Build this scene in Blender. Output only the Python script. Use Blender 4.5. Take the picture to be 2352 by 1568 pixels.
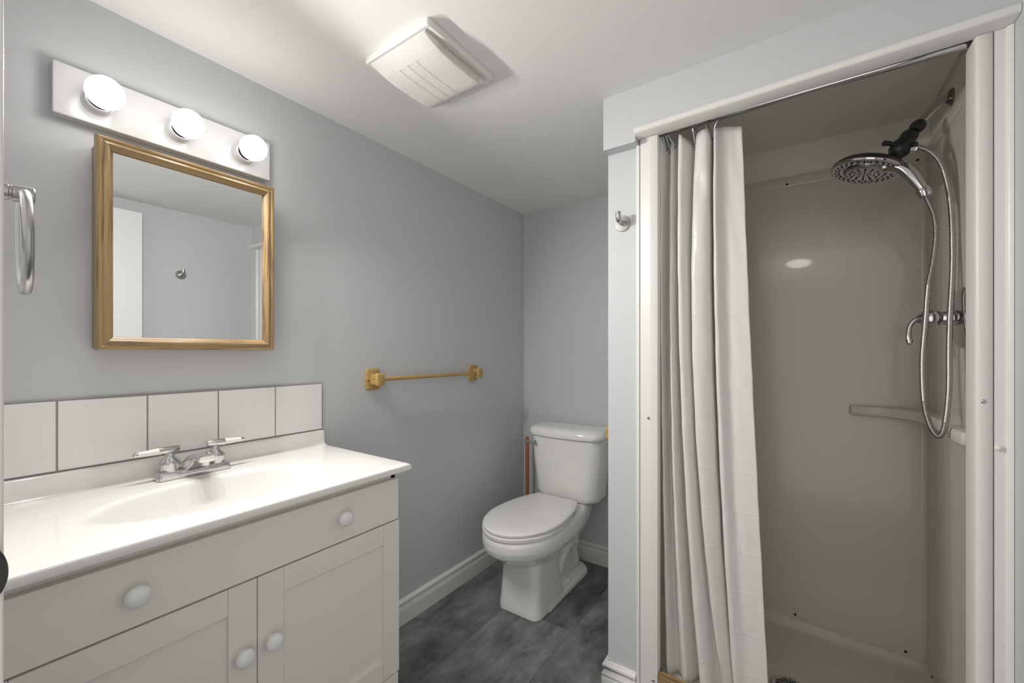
import bpy, bmesh, math, random
from mathutils import Vector, Matrix
from math import sin, cos, pi, radians
random.seed(4)
for o in list(bpy.data.objects): bpy.data.objects.remove(o)
S = bpy.context.scene
COL = S.collection

# ------------------------------------------------------------------ camera
YAW = 34.80
cd = bpy.data.cameras.new('camera'); cam = bpy.data.objects.new('camera', cd); COL.objects.link(cam)
cam.location = (1.452, 0.0, 1.2)
cam.rotation_euler = (pi/2, 0, radians(YAW))
cd.sensor_width = 36; cd.lens = 36*957/2352; cd.shift_y = 24/2352; cd.clip_start = 0.01
S.camera = cam

# ------------------------------------------------------------------ world, lights, exposure
w = bpy.data.worlds.new('world'); S.world = w; w.use_nodes = True
bgn = w.node_tree.nodes['Background']
bgn.inputs[0].default_value = (1.0, 0.97, 0.93, 1); bgn.inputs[1].default_value = 1.3   # glow of the hallway outside the door
hl = bpy.data.lights.new('hallway_ceiling_light', 'AREA'); hl.shape = 'DISK'; hl.size = 0.10; hl.energy = 0.8; hl.color = (1, .96, .9)
hlo = bpy.data.objects.new('hallway_ceiling_light', hl); COL.objects.link(hlo)
hlo.location = (1.36, -0.78, 2.07); hlo.rotation_euler = (radians(-62), 0, 0)
hlo.rotation_euler = (radians(50), 0, 0)
BULB = 12.0; BEAM = 6.9
S.view_settings.view_transform = 'Standard'; S.view_settings.look = 'None'
S.view_settings.exposure = 0.0; S.view_settings.gamma = 1; S.view_settings.use_curve_mapping = False
S.cycles.max_bounces = 14; S.cycles.diffuse_bounces = 10; S.cycles.glossy_bounces = 6

# ------------------------------------------------------------------ materials
def mat(name, col, rough=.5, metal=0, bump=None, coat=0, spec=.5, emit=None, noise=None, sss=0, trans=None):
    m = bpy.data.materials.new(name); m.use_nodes = True
    nt = m.node_tree; b = nt.nodes['Principled BSDF']
    b.inputs['Base Color'].default_value = (*col, 1); b.inputs['Roughness'].default_value = rough
    b.inputs['Metallic'].default_value = metal; b.inputs['Coat Weight'].default_value = coat
    b.inputs['Specular IOR Level'].default_value = spec
    if emit:
        b.inputs['Emission Color'].default_value = (*emit[0], 1); b.inputs['Emission Strength'].default_value = emit[1]
    tc = nt.nodes.new('ShaderNodeTexCoord')
    if noise:   # (scale, amount): faint mottling of the colour
        n = nt.nodes.new('ShaderNodeTexNoise'); n.inputs['Scale'].default_value = noise[0]; n.inputs['Detail'].default_value = 5
        nt.links.new(tc.outputs['Object'], n.inputs['Vector'])
        r = nt.nodes.new('ShaderNodeMapRange'); r.inputs[3].default_value = 1-noise[1]; r.inputs[4].default_value = 1+noise[1]
        nt.links.new(n.outputs[0], r.inputs[0])
        v = nt.nodes.new('ShaderNodeVectorMath'); v.operation = 'SCALE'; v.inputs[0].default_value = col
        nt.links.new(r.outputs[0], v.inputs['Scale']); nt.links.new(v.outputs[0], b.inputs['Base Color'])
    if bump:    # (scale, strength, distance)
        n = nt.nodes.new('ShaderNodeTexNoise'); n.inputs['Scale'].default_value = bump[0]; n.inputs['Detail'].default_value = 4
        nt.links.new(tc.outputs['Object'], n.inputs['Vector'])
        bp = nt.nodes.new('ShaderNodeBump'); bp.inputs['Strength'].default_value = bump[1]; bp.inputs['Distance'].default_value = bump[2]
        nt.links.new(n.outputs[0], bp.inputs['Height']); nt.links.new(bp.outputs[0], b.inputs['Normal'])
    return m

def wood(name, axis, light, dark):
    """oak: fine grain stretched along axis (0 x, 1 y, 2 z)"""
    m = bpy.data.materials.new(name); m.use_nodes = True
    nt = m.node_tree; b = nt.nodes['Principled BSDF']
    tc = nt.nodes.new('ShaderNodeTexCoord'); mp = nt.nodes.new('ShaderNodeMapping')
    nt.links.new(tc.outputs['Object'], mp.inputs[0])
    sc = [95, 95, 95]; sc[axis] = 4; mp.inputs['Scale'].default_value = sc
    n1 = nt.nodes.new('ShaderNodeTexNoise'); n1.inputs['Scale'].default_value = 1; n1.inputs['Detail'].default_value = 6
    n1.inputs['Distortion'].default_value = .6; nt.links.new(mp.outputs[0], n1.inputs['Vector'])
    mp2 = nt.nodes.new('ShaderNodeMapping'); nt.links.new(tc.outputs['Object'], mp2.inputs[0])
    s2 = [420, 420, 420]; s2[axis] = 12; mp2.inputs['Scale'].default_value = s2
    n2 = nt.nodes.new('ShaderNodeTexNoise'); n2.inputs['Scale'].default_value = 1; n2.inputs['Detail'].default_value = 3
    nt.links.new(mp2.outputs[0], n2.inputs['Vector'])
    mx = nt.nodes.new('ShaderNodeMath'); mx.operation = 'MULTIPLY_ADD'; mx.inputs[1].default_value = .75
    nt.links.new(n2.outputs[0], mx.inputs[0]); nt.links.new(n1.outputs[0], mx.inputs[2])
    cr = nt.nodes.new('ShaderNodeValToRGB'); cr.color_ramp.elements[0].position = .66; cr.color_ramp.elements[0].color = (*dark, 1)
    cr.color_ramp.elements[1].position = .90; cr.color_ramp.elements[1].color = (*light, 1)
    nt.links.new(mx.outputs[0], cr.inputs[0]); nt.links.new(cr.outputs[0], b.inputs['Base Color'])
    b.inputs['Roughness'].default_value = .38; b.inputs['Coat Weight'].default_value = .25; b.inputs['Coat Roughness'].default_value = .2
    return m

M = {}
M['wall'] = mat('grey_blue_wall_paint', (.565, .573, .586), .55, bump=(90, .12, .002), noise=(2.5, .015))
M['ceil'] = mat('ceiling_paint', (.79, .785, .765), .8, bump=(60, .08, .002))
M['white'] = mat('white_semi_gloss_paint', (.74, .735, .715), .32, bump=(25, .05, .002))
M['doorpaint'] = mat('white_door_paint', (.78, .78, .78), .4)
M['cab'] = mat('cabinet_paint', (.76, .745, .705), .42, bump=(40, .05, .001))
M['knob'] = mat('glossy_white_knob', (.80, .80, .78), .18)
M['marble'] = mat('cultured_marble', (.83, .815, .79), .16, noise=(3, .012), coat=.3)
M['tile'] = mat('white_glazed_tile', (.82, .805, .79), .12)
M['grout'] = mat('grey_grout', (.34, .335, .325), .9)
M['porc'] = mat('white_porcelain', (.80, .795, .77), .10, coat=.5)
M['seat'] = mat('white_seat_plastic', (.76, .755, .74), .28)
M['chrome'] = mat('chrome', (.62, .62, .61), .07, 1)
M['nickel'] = mat('brushed_nickel', (.46, .455, .44), .28, 1)
M['chrome_dark'] = mat('darkened_chrome', (.22, .215, .20), .25, 1)  # chrome with its dark reflections put into the base colour
M['mirror'] = mat('mirror_glass', (.84, .85, .86), .004, 1)
M['black'] = mat('black_plastic', (.012, .012, .012), .35)
M['dark'] = mat('black_shade_and_hardware', (.02, .02, .02), .8)  # shade inside holes and gaps put into colour; also dark screws, hinges
M['fixture'] = mat('white_enamel_fixture', (.52, .52, .52), .22)
M['bulb'] = mat('lit_opal_bulb', (1, 1, 1), .4, emit=((1, .975, .94), BULB))
M['bulbbody'] = mat('bulb_plastic', (.85, .85, .85), .35)
M['gel'] = mat('bone_white_gelcoat', (.58, .565, .515), .20, bump=(2.2, .35, .01), noise=(4, .02), coat=.2)
M['pan'] = mat('bone_white_shower_pan', (.60, .585, .53), .5, bump=(180, .3, .001))
M['shelf'] = mat('pale_moulded_shelf', (.68, .665, .61), .3)
M['showerpaint'] = mat('shower_upper_wall_paint', (.74, .72, .66), .6, bump=(60, .1, .002))
M['plast'] = mat('white_plastic', (.72, .71, .685), .4)
M['copper'] = mat('reddish_brown_handle', (.36, .14, .07), .45, noise=(30, .12))
M['rubber'] = mat('black_rubber', (.03, .03, .03), .6)
M['ring'] = mat('grey_curtain_ring', (.42, .43, .44), .25, .6)
M['steel'] = mat('stainless_steel', (.55, .54, .51), .3, 1)
OL, OD = (.34, .225, .100), (.135, .080, .032)
M['oak_x'] = wood('oak_grain_x', 0, OL, OD); M['oak_y'] = wood('oak_grain_y', 1, OL, OD); M['oak_z'] = wood('oak_grain_z', 2, OL, OD)
GL, GD = (.50, .33, .115), (.31, .18, .05)
M['gold_x'] = wood('golden_oak_x', 0, GL, GD); M['gold_y'] = wood('golden_oak_y', 1, GL, GD)
M['oakside'] = mat('oak_vinyl_side', (.30, .20, .115), .45, noise=(12, .08))

# vinyl curtain: slightly translucent, with faint package creases
m = mat('white_vinyl_curtain', (.80, .795, .77), .33); M['vinyl'] = m
nt = m.node_tree; b = nt.nodes['Principled BSDF']; out = nt.nodes['Material Output']
tr = nt.nodes.new('ShaderNodeBsdfTranslucent'); tr.inputs[0].default_value = (.80, .79, .76, 1)
mixs = nt.nodes.new('ShaderNodeMixShader'); mixs.inputs[0].default_value = .22
nt.links.new(b.outputs[0], mixs.inputs[1]); nt.links.new(tr.outputs[0], mixs.inputs[2]); nt.links.new(mixs.outputs[0], out.inputs[0])
tc = nt.nodes.new('ShaderNodeTexCoord'); mp = nt.nodes.new('ShaderNodeMapping'); mp.inputs['Scale'].default_value = (16, 16, 5)
nz = nt.nodes.new('ShaderNodeTexNoise'); nz.inputs['Scale'].default_value = 1; nz.inputs['Detail'].default_value = 3; nz.inputs['Distortion'].default_value = .8
sx = nt.nodes.new('ShaderNodeSeparateXYZ'); nt.links.new(tc.outputs['Object'], sx.inputs[0])
wv = nt.nodes.new('ShaderNodeMath'); wv.operation = 'PINGPONG'; wv.inputs[1].default_value = .061; nt.links.new(sx.outputs[2], wv.inputs[0])
cr = nt.nodes.new('ShaderNodeMapRange'); cr.inputs[1].default_value = 0; cr.inputs[2].default_value = .004; cr.inputs[3].default_value = .10; cr.inputs[4].default_value = 0
nt.links.new(wv.outputs[0], cr.inputs[0])
ad = nt.nodes.new('ShaderNodeMath'); ad.operation = 'ADD'
nt.links.new(tc.outputs['Object'], mp.inputs[0]); nt.links.new(mp.outputs[0], nz.inputs['Vector'])
nt.links.new(nz.outputs[0], ad.inputs[0]); nt.links.new(cr.outputs[0], ad.inputs[1])
bp = nt.nodes.new('ShaderNodeBump'); bp.inputs['Strength'].default_value = .35; bp.inputs['Distance'].default_value = .012
nt.links.new(ad.outputs[0], bp.inputs['Height']); nt.links.new(bp.outputs[0], b.inputs['Normal'])

# braided shower hose: fine rings
# dark slate-look vinyl tiles
m = bpy.data.materials.new('slate_vinyl_floor'); m.use_nodes = True; M['floor'] = m
nt = m.node_tree; b = nt.nodes['Principled BSDF']; L = nt.links.new
tc = nt.nodes.new('ShaderNodeTexCoord'); sx = nt.nodes.new('ShaderNodeSeparateXYZ'); L(tc.outputs['Object'], sx.inputs[0])
def mth(op, a, bb=None, c=None):
    n = nt.nodes.new('ShaderNodeMath'); n.operation = op
    for i, v in enumerate((a, bb, c)):
        if v is None: continue
        if isinstance(v, (int, float)): n.inputs[i].default_value = v
        else: L(v, n.inputs[i])
    return n.outputs[0]
CW, TL = .335, .62
cx_ = mth('DIVIDE', mth('ADD', sx.outputs[0], .03+3.35), CW); col = mth('FLOOR', cx_)
fx = mth('FRACT', cx_)
yy = mth('DIVIDE', mth('ADD', sx.outputs[1], mth('MULTIPLY_ADD', col, -.312, -1.303+6.2+3.12)), TL); row = mth('FLOOR', yy); fy = mth('FRACT', yy)
ex = mth('MULTIPLY', mth('MINIMUM', fx, mth('SUBTRACT', 1, fx)), CW); ey = mth('MULTIPLY', mth('MINIMUM', fy, mth('SUBTRACT', 1, fy)), TL)
edge = mth('MINIMUM', ex, ey)
seam = nt.nodes.new('ShaderNodeMapRange'); seam.inputs[1].default_value = .0004; seam.inputs[2].default_value = .0016; L(edge, seam.inputs[0])
cmb = nt.nodes.new('ShaderNodeCombineXYZ'); L(mth('MULTIPLY', col, 3.7), cmb.inputs[0]); L(mth('MULTIPLY', row, 5.3), cmb.inputs[1]); L(mth('MULTIPLY', mth('ADD', row, col), 2.1), cmb.inputs[2])
va = nt.nodes.new('ShaderNodeVectorMath'); va.operation = 'ADD'; L(tc.outputs['Object'], va.inputs[0]); L(cmb.outputs[0], va.inputs[1])
mp = nt.nodes.new('ShaderNodeMapping'); mp.inputs['Scale'].default_value = (9, 4.2, 4); L(va.outputs[0], mp.inputs[0])
n1 = nt.nodes.new('ShaderNodeTexNoise'); n1.inputs['Scale'].default_value = 1.0; n1.inputs['Detail'].default_value = 12; n1.inputs['Roughness'].default_value = .72; n1.inputs['Distortion'].default_value = .2; L(mp.outputs[0], n1.inputs['Vector'])
wn = nt.nodes.new('ShaderNodeTexWhiteNoise'); L(cmb.outputs[0], wn.inputs['Vector'])
val = mth('MULTIPLY_ADD', wn.outputs[0], .07, n1.outputs[0])
rp = nt.nodes.new('ShaderNodeValToRGB'); e = rp.color_ramp.elements
e[0].position = .39; e[0].color = (.062, .065, .068, 1); e[1].position = .70; e[1].color = (.25, .253, .257, 1)
L(val, rp.inputs[0])
vm = nt.nodes.new('ShaderNodeVectorMath'); vm.operation = 'SCALE'; L(rp.outputs[0], vm.inputs[0])
L(mth('MULTIPLY_ADD', seam.outputs[0], .45, .55), vm.inputs['Scale']); L(vm.outputs[0], b.inputs['Base Color'])
b.inputs['Roughness'].default_value = .42
bp = nt.nodes.new('ShaderNodeBump'); bp.inputs['Strength'].default_value = .3; bp.inputs['Distance'].default_value = .002
L(mth('ADD', seam.outputs[0], mth('MULTIPLY', n1.outputs[0], .8)), bp.inputs['Height']); L(bp.outputs[0], b.inputs['Normal'])

# ------------------------------------------------------------------ mesh helpers
WP = {}   # world position of every object's origin
def obj(name, bm, m, parent=None, at=None, bevel=0, seg=2, smooth=True, ang=35, label=None):
    base = Vector(at) if at is not None else (WP[parent.name] if parent else Vector((0, 0, 0)))
    bmesh.ops.remove_doubles(bm, verts=bm.verts, dist=1e-6)
    bmesh.ops.recalc_face_normals(bm, faces=bm.faces)
    if smooth:
        for f in bm.faces: f.smooth = True
        for e_ in bm.edges:
            if len(e_.link_faces) == 2 and e_.calc_face_angle(0) > radians(ang): e_.smooth = False
    bmesh.ops.transform(bm, matrix=Matrix.Translation(-base), verts=bm.verts)
    me = bpy.data.meshes.new(name); bm.to_mesh(me); bm.free()
    o = bpy.data.objects.new(name, me); COL.objects.link(o)
    for mm in (m if isinstance(m, (list, tuple)) else [m]): me.materials.append(mm)
    WP[o.name] = base
    if parent:
        o.parent = parent; o.location = base - WP[parent.name]
    else: o.location = base
    if bevel:
        md = o.modifiers.new('bevel', 'BEVEL'); md.width = bevel; md.segments = seg; md.limit_method = 'ANGLE'; md.angle_limit = radians(40); md.harden_normals = True
    if label: o['label'] = label
    return o
def thing(name, label, cat, loc, group=None):
    o = bpy.data.objects.new(name, None); COL.objects.link(o); o.location = loc; WP[o.name] = Vector(loc)
    o.empty_display_size = .05; tag(o, label, cat, group); return o
def tag(o, label, cat, group=None):
    o['label'] = label; o['category'] = cat
    if group: o['group'] = group
    return o
def struct(name, bm, m, parent=None, **k):
    o = obj(name, bm, m, parent, **k); o['kind'] = 'structure'; return o
def B(): return bmesh.new()
def box(bm, x0, x1, y0, y1, z0, z1, mi=0):
    r = bmesh.ops.create_cube(bm, size=1)
    for v in r['verts']:
        v.co = Vector(((x0+x1)/2+v.co.x*(x1-x0), (y0+y1)/2+v.co.y*(y1-y0), (z0+z1)/2+v.co.z*(z1-z0)))
    fs = set(f for v in r['verts'] for f in v.link_faces)
    for f in fs: f.material_index = mi
    return r['verts']
def bb(*a):
    bm = B(); box(bm, *a); return bm
def loft(bm, rings, cap0=True, cap1=True, closed=True):
    vs = [[bm.verts.new(p) for p in r] for r in rings]; n = len(rings[0])
    for a, b_ in zip(vs, vs[1:]):
        for i in range(n if closed else n-1):
            j = (i+1) % n; bm.faces.new((a[i], a[j], b_[j], b_[i]))
    if cap0: bm.faces.new(vs[0][::-1])
    if cap1: bm.faces.new(vs[-1])
    return vs
def frame_of(d):
    d = d.normalized(); u = Vector((0, 0, 1)) if abs(d.z) < .9 else Vector((1, 0, 0))
    a = d.cross(u).normalized(); return a, d.cross(a).normalized()
def lathe(bm, prof, center, axis=(0, 0, 1), n=40, cap0=True, cap1=True):
    """prof: (radius, distance along axis)"""
    c = Vector(center); d = Vector(axis).normalized(); a, b_ = frame_of(d)
    loft(bm, [[c+d*h+(a*cos(2*pi*i/n)+b_*sin(2*pi*i/n))*max(r, 1e-5) for i in range(n)] for r, h in prof], cap0, cap1)
def catmull(P, k=8):
    P = [Vector(p) for p in P]; Q = [2*P[0]-P[1]]+P+[2*P[-1]-P[-2]]; out = []
    for i in range(1, len(Q)-2):
        for s in range(k):
            t = s/k; p0, p1, p2, p3 = Q[i-1], Q[i], Q[i+1], Q[i+2]
            out.append(.5*((2*p1)+(p2-p0)*t+(2*p0-5*p1+4*p2-p3)*t*t+(3*p1-p0-3*p2+p3)*t**3))
    out.append(P[-1]); return out
def tube(bm, pts, rad, n=14, caps=True, closed=False, squash=1.0):
    pts = [Vector(p) for p in pts]; N = len(pts)
    rf = rad if callable(rad) else (lambda t: rad)
    rings = []; prev = None
    for i, p in enumerate(pts):
        if closed: d = pts[(i+1) % N]-pts[i-1]
        else: d = pts[min(i+1, N-1)]-pts[max(i-1, 0)]
        d.normalize()
        if prev is None: a, b_ = frame_of(d)
        else:
            a = prev-d*prev.dot(d); a.normalize(); b_ = d.cross(a)
        prev = a; r = rf(i/(N-1))
        rings.append([p+a*cos(2*pi*j/n)*r+b_*sin(2*pi*j/n)*r*squash for j in range(n)])
    if closed:
        rings.append(rings[0]); loft(bm, rings, False, False)
    else: loft(bm, rings, caps, caps)
def rrect(cx, cy, hx, hy, r, z, k=6, bow=0):
    """rounded rectangle ring in XY at z; bow pushes the -y side outwards"""
    pts = []
    for (sx_, sy_, a0) in ((1, 1, 0), (-1, 1, 90), (-1, -1, 180), (1, -1, 270)):
        for i in range(k+1):
            a = radians(a0+90*i/k)
            pts.append([cx+sx_*(hx-r)+r*cos(a), cy+sy_*(hy-r)+r*sin(a), z])
        if a0 == 180 and bow:
            for q in range(1, 12): pts.append([cx-(hx-r)+2*(hx-r)*q/12, cy-hy, z])
    if bow:
        for p in pts:
            if p[1] < cy:
                t = (p[0]-cx)/hx; p[1] -= bow*(1-t*t)*min(1, (cy-p[1])/hy)
    return [tuple(p) for p in pts]
def prism(bm, outline, axis, a0, a1):
    """extrude 2D outline [(u,v)] along axis: 0 x->(y,z), 1 y->(x,z), 2 z->(x,y)"""
    f = {0: lambda u, v, t: (t, u, v), 1: lambda u, v, t: (u, t, v), 2: lambda u, v, t: (u, v, t)}[axis]
    loft(bm, [[f(u, v, a0) for u, v in outline], [f(u, v, a1) for u, v in outline]])

# ------------------------------------------------------------------ room shell
CEIL, YB, WX, SY, BX = 2.073, 2.221, 1.838, 1.408, .889
bm = B(); box(bm, -.1, 1.94, -.12, 2.32, -.05, 0); struct('floor', bm, M['floor'])
bm = B(); box(bm, -.1, 1.94, -.12, 2.32, CEIL, CEIL+.08); struct('ceiling', bm, M['ceil'])
struct('wall_left', bb(-.1, 0, -.12, 2.32, 0, CEIL), M['wall'])
struct('wall_back', bb(0, 1.94, YB, 2.32, 0, CEIL), M['wall'])
struct('wall_right', bb(WX, 1.94, -.12, YB, 0, CEIL), M['wall'])
bm = B()   # partition beside the toilet and the short return left of the shower opening
prism(bm, [(BX, SY), (1.045, SY), (1.045, 1.50), (.93, 1.50), (.93, YB), (BX, YB)], 2, 0, CEIL)
struct('wall_partition', bm, M['wall'])
bm = B()   # dropped header over the shower
prism(bm, [(BX, CEIL), (BX, 1.895), (1.0, 1.895), (1.0, 1.922), (WX, 1.934), (WX, CEIL)], 1, 1.363, SY-.002)
struct('wall_header', bm, M['wall'])
struct('wall_shower_return', bb(1.80, WX, SY, 1.44, 0, CEIL), M['wall'])
bm = B()   # front wall with the doorway the camera looks through
DX0, DX1, FY = 1.035, 1.775, .022
box(bm, 0, DX0, -.10, FY, 0, CEIL); box(bm, DX1, WX, -.10, FY, 0, CEIL); box(bm, DX0, DX1, -.10, FY, 2.03, CEIL)
struct('wall_front', bm, M['wall'])
dj = struct('trim_1', (lambda b_: (box(b_, DX0-.055, DX0+.004, FY, .033, 0, 2.07), box(b_, DX0, DX0+.012, -.10, FY+.004, 0, 2.03), b_)[-1])(B()), M['white'], bevel=.002)
bm = B()
loft(bm, [[(x_, 0.0250+.0094*k_*cos(2*pi*i/32), 1.063+.0172*k_*sin(2*pi*i/32)) for i in range(32)] for x_, k_ in ((DX0+.002, 1), (DX0+.009, 1), (DX0+.0105, .9))])
obj('strike_plate_lip', bm, M['black'], dj, label='black metal strike plate lip')

def baseboard(name, p0, p1, nrm, parent=None):
    """colonial skirting profile, swept from p0 to p1; nrm points into the room"""
    prof = [(0, 0), (.014, 0), (.014, .058), (.0125, .060), (.0145, .063), (.014, .068), (.010, .078), (.0085, .086), (.0115, .090), (.0125, .096), (.011, .101), (.007, .1045), (.005, .109), (0, .109)]
    bm = B(); n = Vector((*nrm, 0))
    loft(bm, [[Vector((*p, 0))+n*(d+.0005)+Vector((0, 0, h)) for d, h in prof] for p in (p0, p1)])
    return struct(name, bm, M['white'], parent, ang=25)
baseboard('baseboard_left', (0, .845), (0, YB), (1, 0))
baseboard('baseboard_back', (0, YB), (BX, YB), (0, -1))
baseboard('baseboard_partition', (BX, SY+.03), (BX, YB), (-1, 0))
bm = B()   # skirting on the short wall left of the shower, mitred round the corner
prof = [(0, 0), (.018, 0), (.018, .058), (.0165, .060), (.0185, .063), (.018, .068), (.012, .078), (.0105, .086), (.0155, .090), (.0165, .096), (.015, .101), (.009, .1045), (.006, .109), (0, .109)]
loft(bm, [[(BX-d, SY-d, h) for d, h in prof], [(.9905, SY-d, h) for d, h in prof]])
loft(bm, [[(BX-d, SY-d, h) for d, h in prof], [(BX-d, SY+.05, h) for d, h in prof]])
struct('baseboard_shower', bm, M['white'], ang=25)
baseboard('baseboard_right', (WX, .05), (WX, 1.395), (-1, 0))

# open door lying against the right wall (seen in the mirror)
t = bb(1.77, 1.803, .040, .752, .012, 1.996)
dr = struct('door_1', t, M['doorpaint'], bevel=.0015)
bm = B(); lathe(bm, [(.028, 0), (.028, .005), (.012, .009), (.011, .028), (.022, .034), (.027, .043), (.024, .052), (.001, .056)], (1.77, .69, .96), (-1, 0, 0), 28)
obj('door_knob', bm, M['nickel'], dr)

# ------------------------------------------------------------------ trim round the shower opening
bm = B()
# rounded bead along the lower edge of the header and the flat lining under it
bead = [(1.406, 0), (1.353, 0), (1.3495, .003), (1.3475, .008), (1.3475, .014), (1.3495, .0195), (1.354, .023), (1.3627, .0235), (1.3627, .008), (1.406, .008)]
loft(bm, [[(x, y, z0_+h) for y, h in bead] for x, z0_ in ((1.0005, 1.914), (WX-.001, 1.926))])
struct('trim_2', bm, M['white'], ang=50)
bm = B()   # moulding running down the right side
prism(bm, [(1.810, SY), (1.810, 1.396), (1.8265, 1.396), (1.828, 1.390), (1.832, 1.387), (WX-.001, 1.386), (WX-.001, SY)], 2, 0, 1.925)
struct('trim_3', bm, M['white'], ang=50)
bm = B()   # bead running down the left side, on the edge of the wall
prism(bm, [(.9905, SY-.0005), (.9905, 1.402), (.993, 1.397), (.998, 1.394), (1.004, 1.395), (1.0055, SY-.0005)], 2, 0, 1.895)
struct('trim_4', bm, M['white'], ang=50)

# ------------------------------------------------------------------ shower stall
PB, PR, PL = 2.10, 1.825, .945
st = thing('shower_stall', 'bone white moulded shower stall with glossy walls and a low floor pan', 'shower', (1.40, 1.75, 0))
bm = B()   # curtain-side and valve-side flanges that face the room
prism(bm, [(1.0065, 1.4075), (1.0065, 1.397), (1.010, 1.3955), (1.037, 1.3955), (1.0385, 1.3945), (1.041, 1.3945), (1.060, 1.3945), (1.0635, 1.396), (1.065, 1.401), (1.065, 1.425), (1.048, 1.425), (1.048, 1.4075)], 2, .0, 1.913)
prism(bm, [(1.8085, 1.4075), (1.8085, 1.398), (1.806, 1.3945), (1.787, 1.393), (1.782, 1.395), (1.7795, 1.400), (1.7795, 1.46), (1.797, 1.46), (1.797, 1.4075)], 2, .0, 1.924)
obj('front_flange', bm, M['plast'], st, ang=50, label='white vertical flanges either side of the opening')
bm = B()   # three-sided liner with softly rounded vertical corners, open to the front
R = .014; inner = [(PR-.005, 1.45), (PR, 1.52), (PR, PB-R)]
inner += [(PR-R+R*cos(radians(a)), PB-R+R*sin(radians(a))) for a in (20, 45, 70, 90)]
inner += [(PL+R, PB)]+[(PL+R+R*cos(radians(a)), PB-R+R*sin(radians(a))) for a in (110, 135, 160, 180)]+[(PL, 1.45)]
def off(pl, d):
    o_ = []
    for i, p in enumerate(pl):
        a = Vector(pl[max(i-1, 0)]); c_ = Vector(pl[min(i+1, len(pl)-1)]); t_ = (c_-a).normalized()
        o_.append((p[0]+t_.y*d, p[1]-t_.x*d))
    return o_
outer = off(inner, .010)
loft(bm, [[(x, y, z) for x, y in inner+outer[::-1]] for z in (.06, 1.893)])
obj('wall_liner', bm, M['gel'], st, ang=40)
bm = B()   # thicker rolled band along the top of the liner
loft(bm, [[(x, y, z) for x, y in off(inner, dd)+outer[::-1]] for dd, z in ((0, 1.889), (-.006, 1.892), (-.007, 1.896), (-.007, 1.925), (-.004, 1.932), (.004, 1.934))])
obj('top_flange', bm, M['gel'], st, ang=50)
bm = B()   # pan: floor, coved upstand, front curb
def panring(dx, z0, z1):
    x0, x1, y0, y1 = PL+dx, PR-dx, 1.475+dx, PB-dx
    o_ = []
    for p in rrect((x0+x1)/2, (y0+y1)/2, (x1-x0)/2, (y1-y0)/2, max(.008, .035-dx*.3), 0):
        f = (p[0]-PL)/(PR-PL)
        o_.append((p[0], p[1], z0+(z1-z0)*f))
    return o_
rings = [panring(-.004, .02, .02), panring(-.004, .118, .075), panring(.004, .116, .073), panring(.009, .112, .069), panring(.014, .098, .057), panring(.024, .068, .050), panring(.05, .058, .047), panring(.2, .050, .044)]
loft(bm, rings, True, True)
box(bm, 1.066, 1.779, 1.412, 1.482, .0, .120)
obj('pan', bm, M['pan'], st, ang=45)
# drain
dc = (1.418, 1.715, .049)
bm = B(); lathe(bm, [(.054, -.001), (.055, .002), (.052, .004), (.049, .0035)], dc, (0, 0, 1), 40)
dro = obj('drain', bm, M['steel'], st)
bm = B()
hs = []
for i in range(-5, 6):
    for j in range(-5, 6):
        u, v = i*.0086, j*.0086
        if u*u+v*v < .043**2: hs.append((dc[0]+(u-v)*.707, dc[1]+(u+v)*.707))
for x, y in hs: 
    q = .0042
    loft(bm, [[(x+q, y, z), (x, y+q, z), (x-q, y, z), (x, y-q, z)] for z in (dc[2]+.0037, dc[2]+.0042)])
obj('drain_holes', bm, M['dark'], dro, smooth=False)
# moulded corner shelf that wraps the back right corner
def shelf_outline(off_=0):
    P = [(1.605, PB+.002), (1.606, 2.080), (1.612, 2.070), (1.69, 2.066), (1.705, 2.058), (1.735, 2.030), (1.775, 1.985), (1.785, 1.955), (1.791, 1.90), (1.794, 1.80), (1.789, 1.70), (1.785, 1.60), (1.79, 1.545), (PR+.001, 1.535), (PR+.001, PB+.002)]
    return P
bm = B()
top, z0 = .992, .955
P_ = shelf_outline()
loft(bm, [[(x+(.008 if x < PR else 0), y+(.006 if y < PB else 0), z0) for x, y in P_], [(x, y, z0+.007) for x, y in P_], [(x, y, top-.006) for x, y in P_], [(x+(.004 if x < PR else 0), y+(.003 if y < PB else 0), top) for x, y in P_]])
obj('corner_shelf', bm, M['shelf'], st, ang=50, label='pale moulded soap shelf wrapping the corner')
bm = B()
for p, ax in (((1.402, PB-.007, 1.902), (0, -1, 0)), ((1.43, PB-.004, .108), (0, -1, 0)), ((1.768, PB-.004, .092), (0, -1, 0)), ((PR-.004, 2.00, .083), (-1, 0, 0)), ((PR-.007, 1.60, 1.914), (-1, 0, 0)), ((1.800, PB-.007, 1.90), (0, -1, 0))):
    bm = B(); lathe(bm, [(.0048, 0), (.0045, .001), (.0025, .0022)], p, ax, 12); obj('panel_screw', bm, M['dark'], st)
bm = B()
for p in ((1.035, 1.3955, .98), (1.050, 1.3945, .117), (1.793, 1.3945, 1.087)):
    bm = B(); lathe(bm, [(.0055, 0), (.005, .0015), (.003, .003)], p, (0, -1, 0), 14); obj('flange_screw', bm, M['steel'], st)
bm = B(); lathe(bm, [(.007, 0), (.0068, .003), (.005, .006), (.002, .008)], (1.816, 1.396, .984), (0, -1, 0), 16); obj('screw_cap', bm, M['plast'], st)
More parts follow.
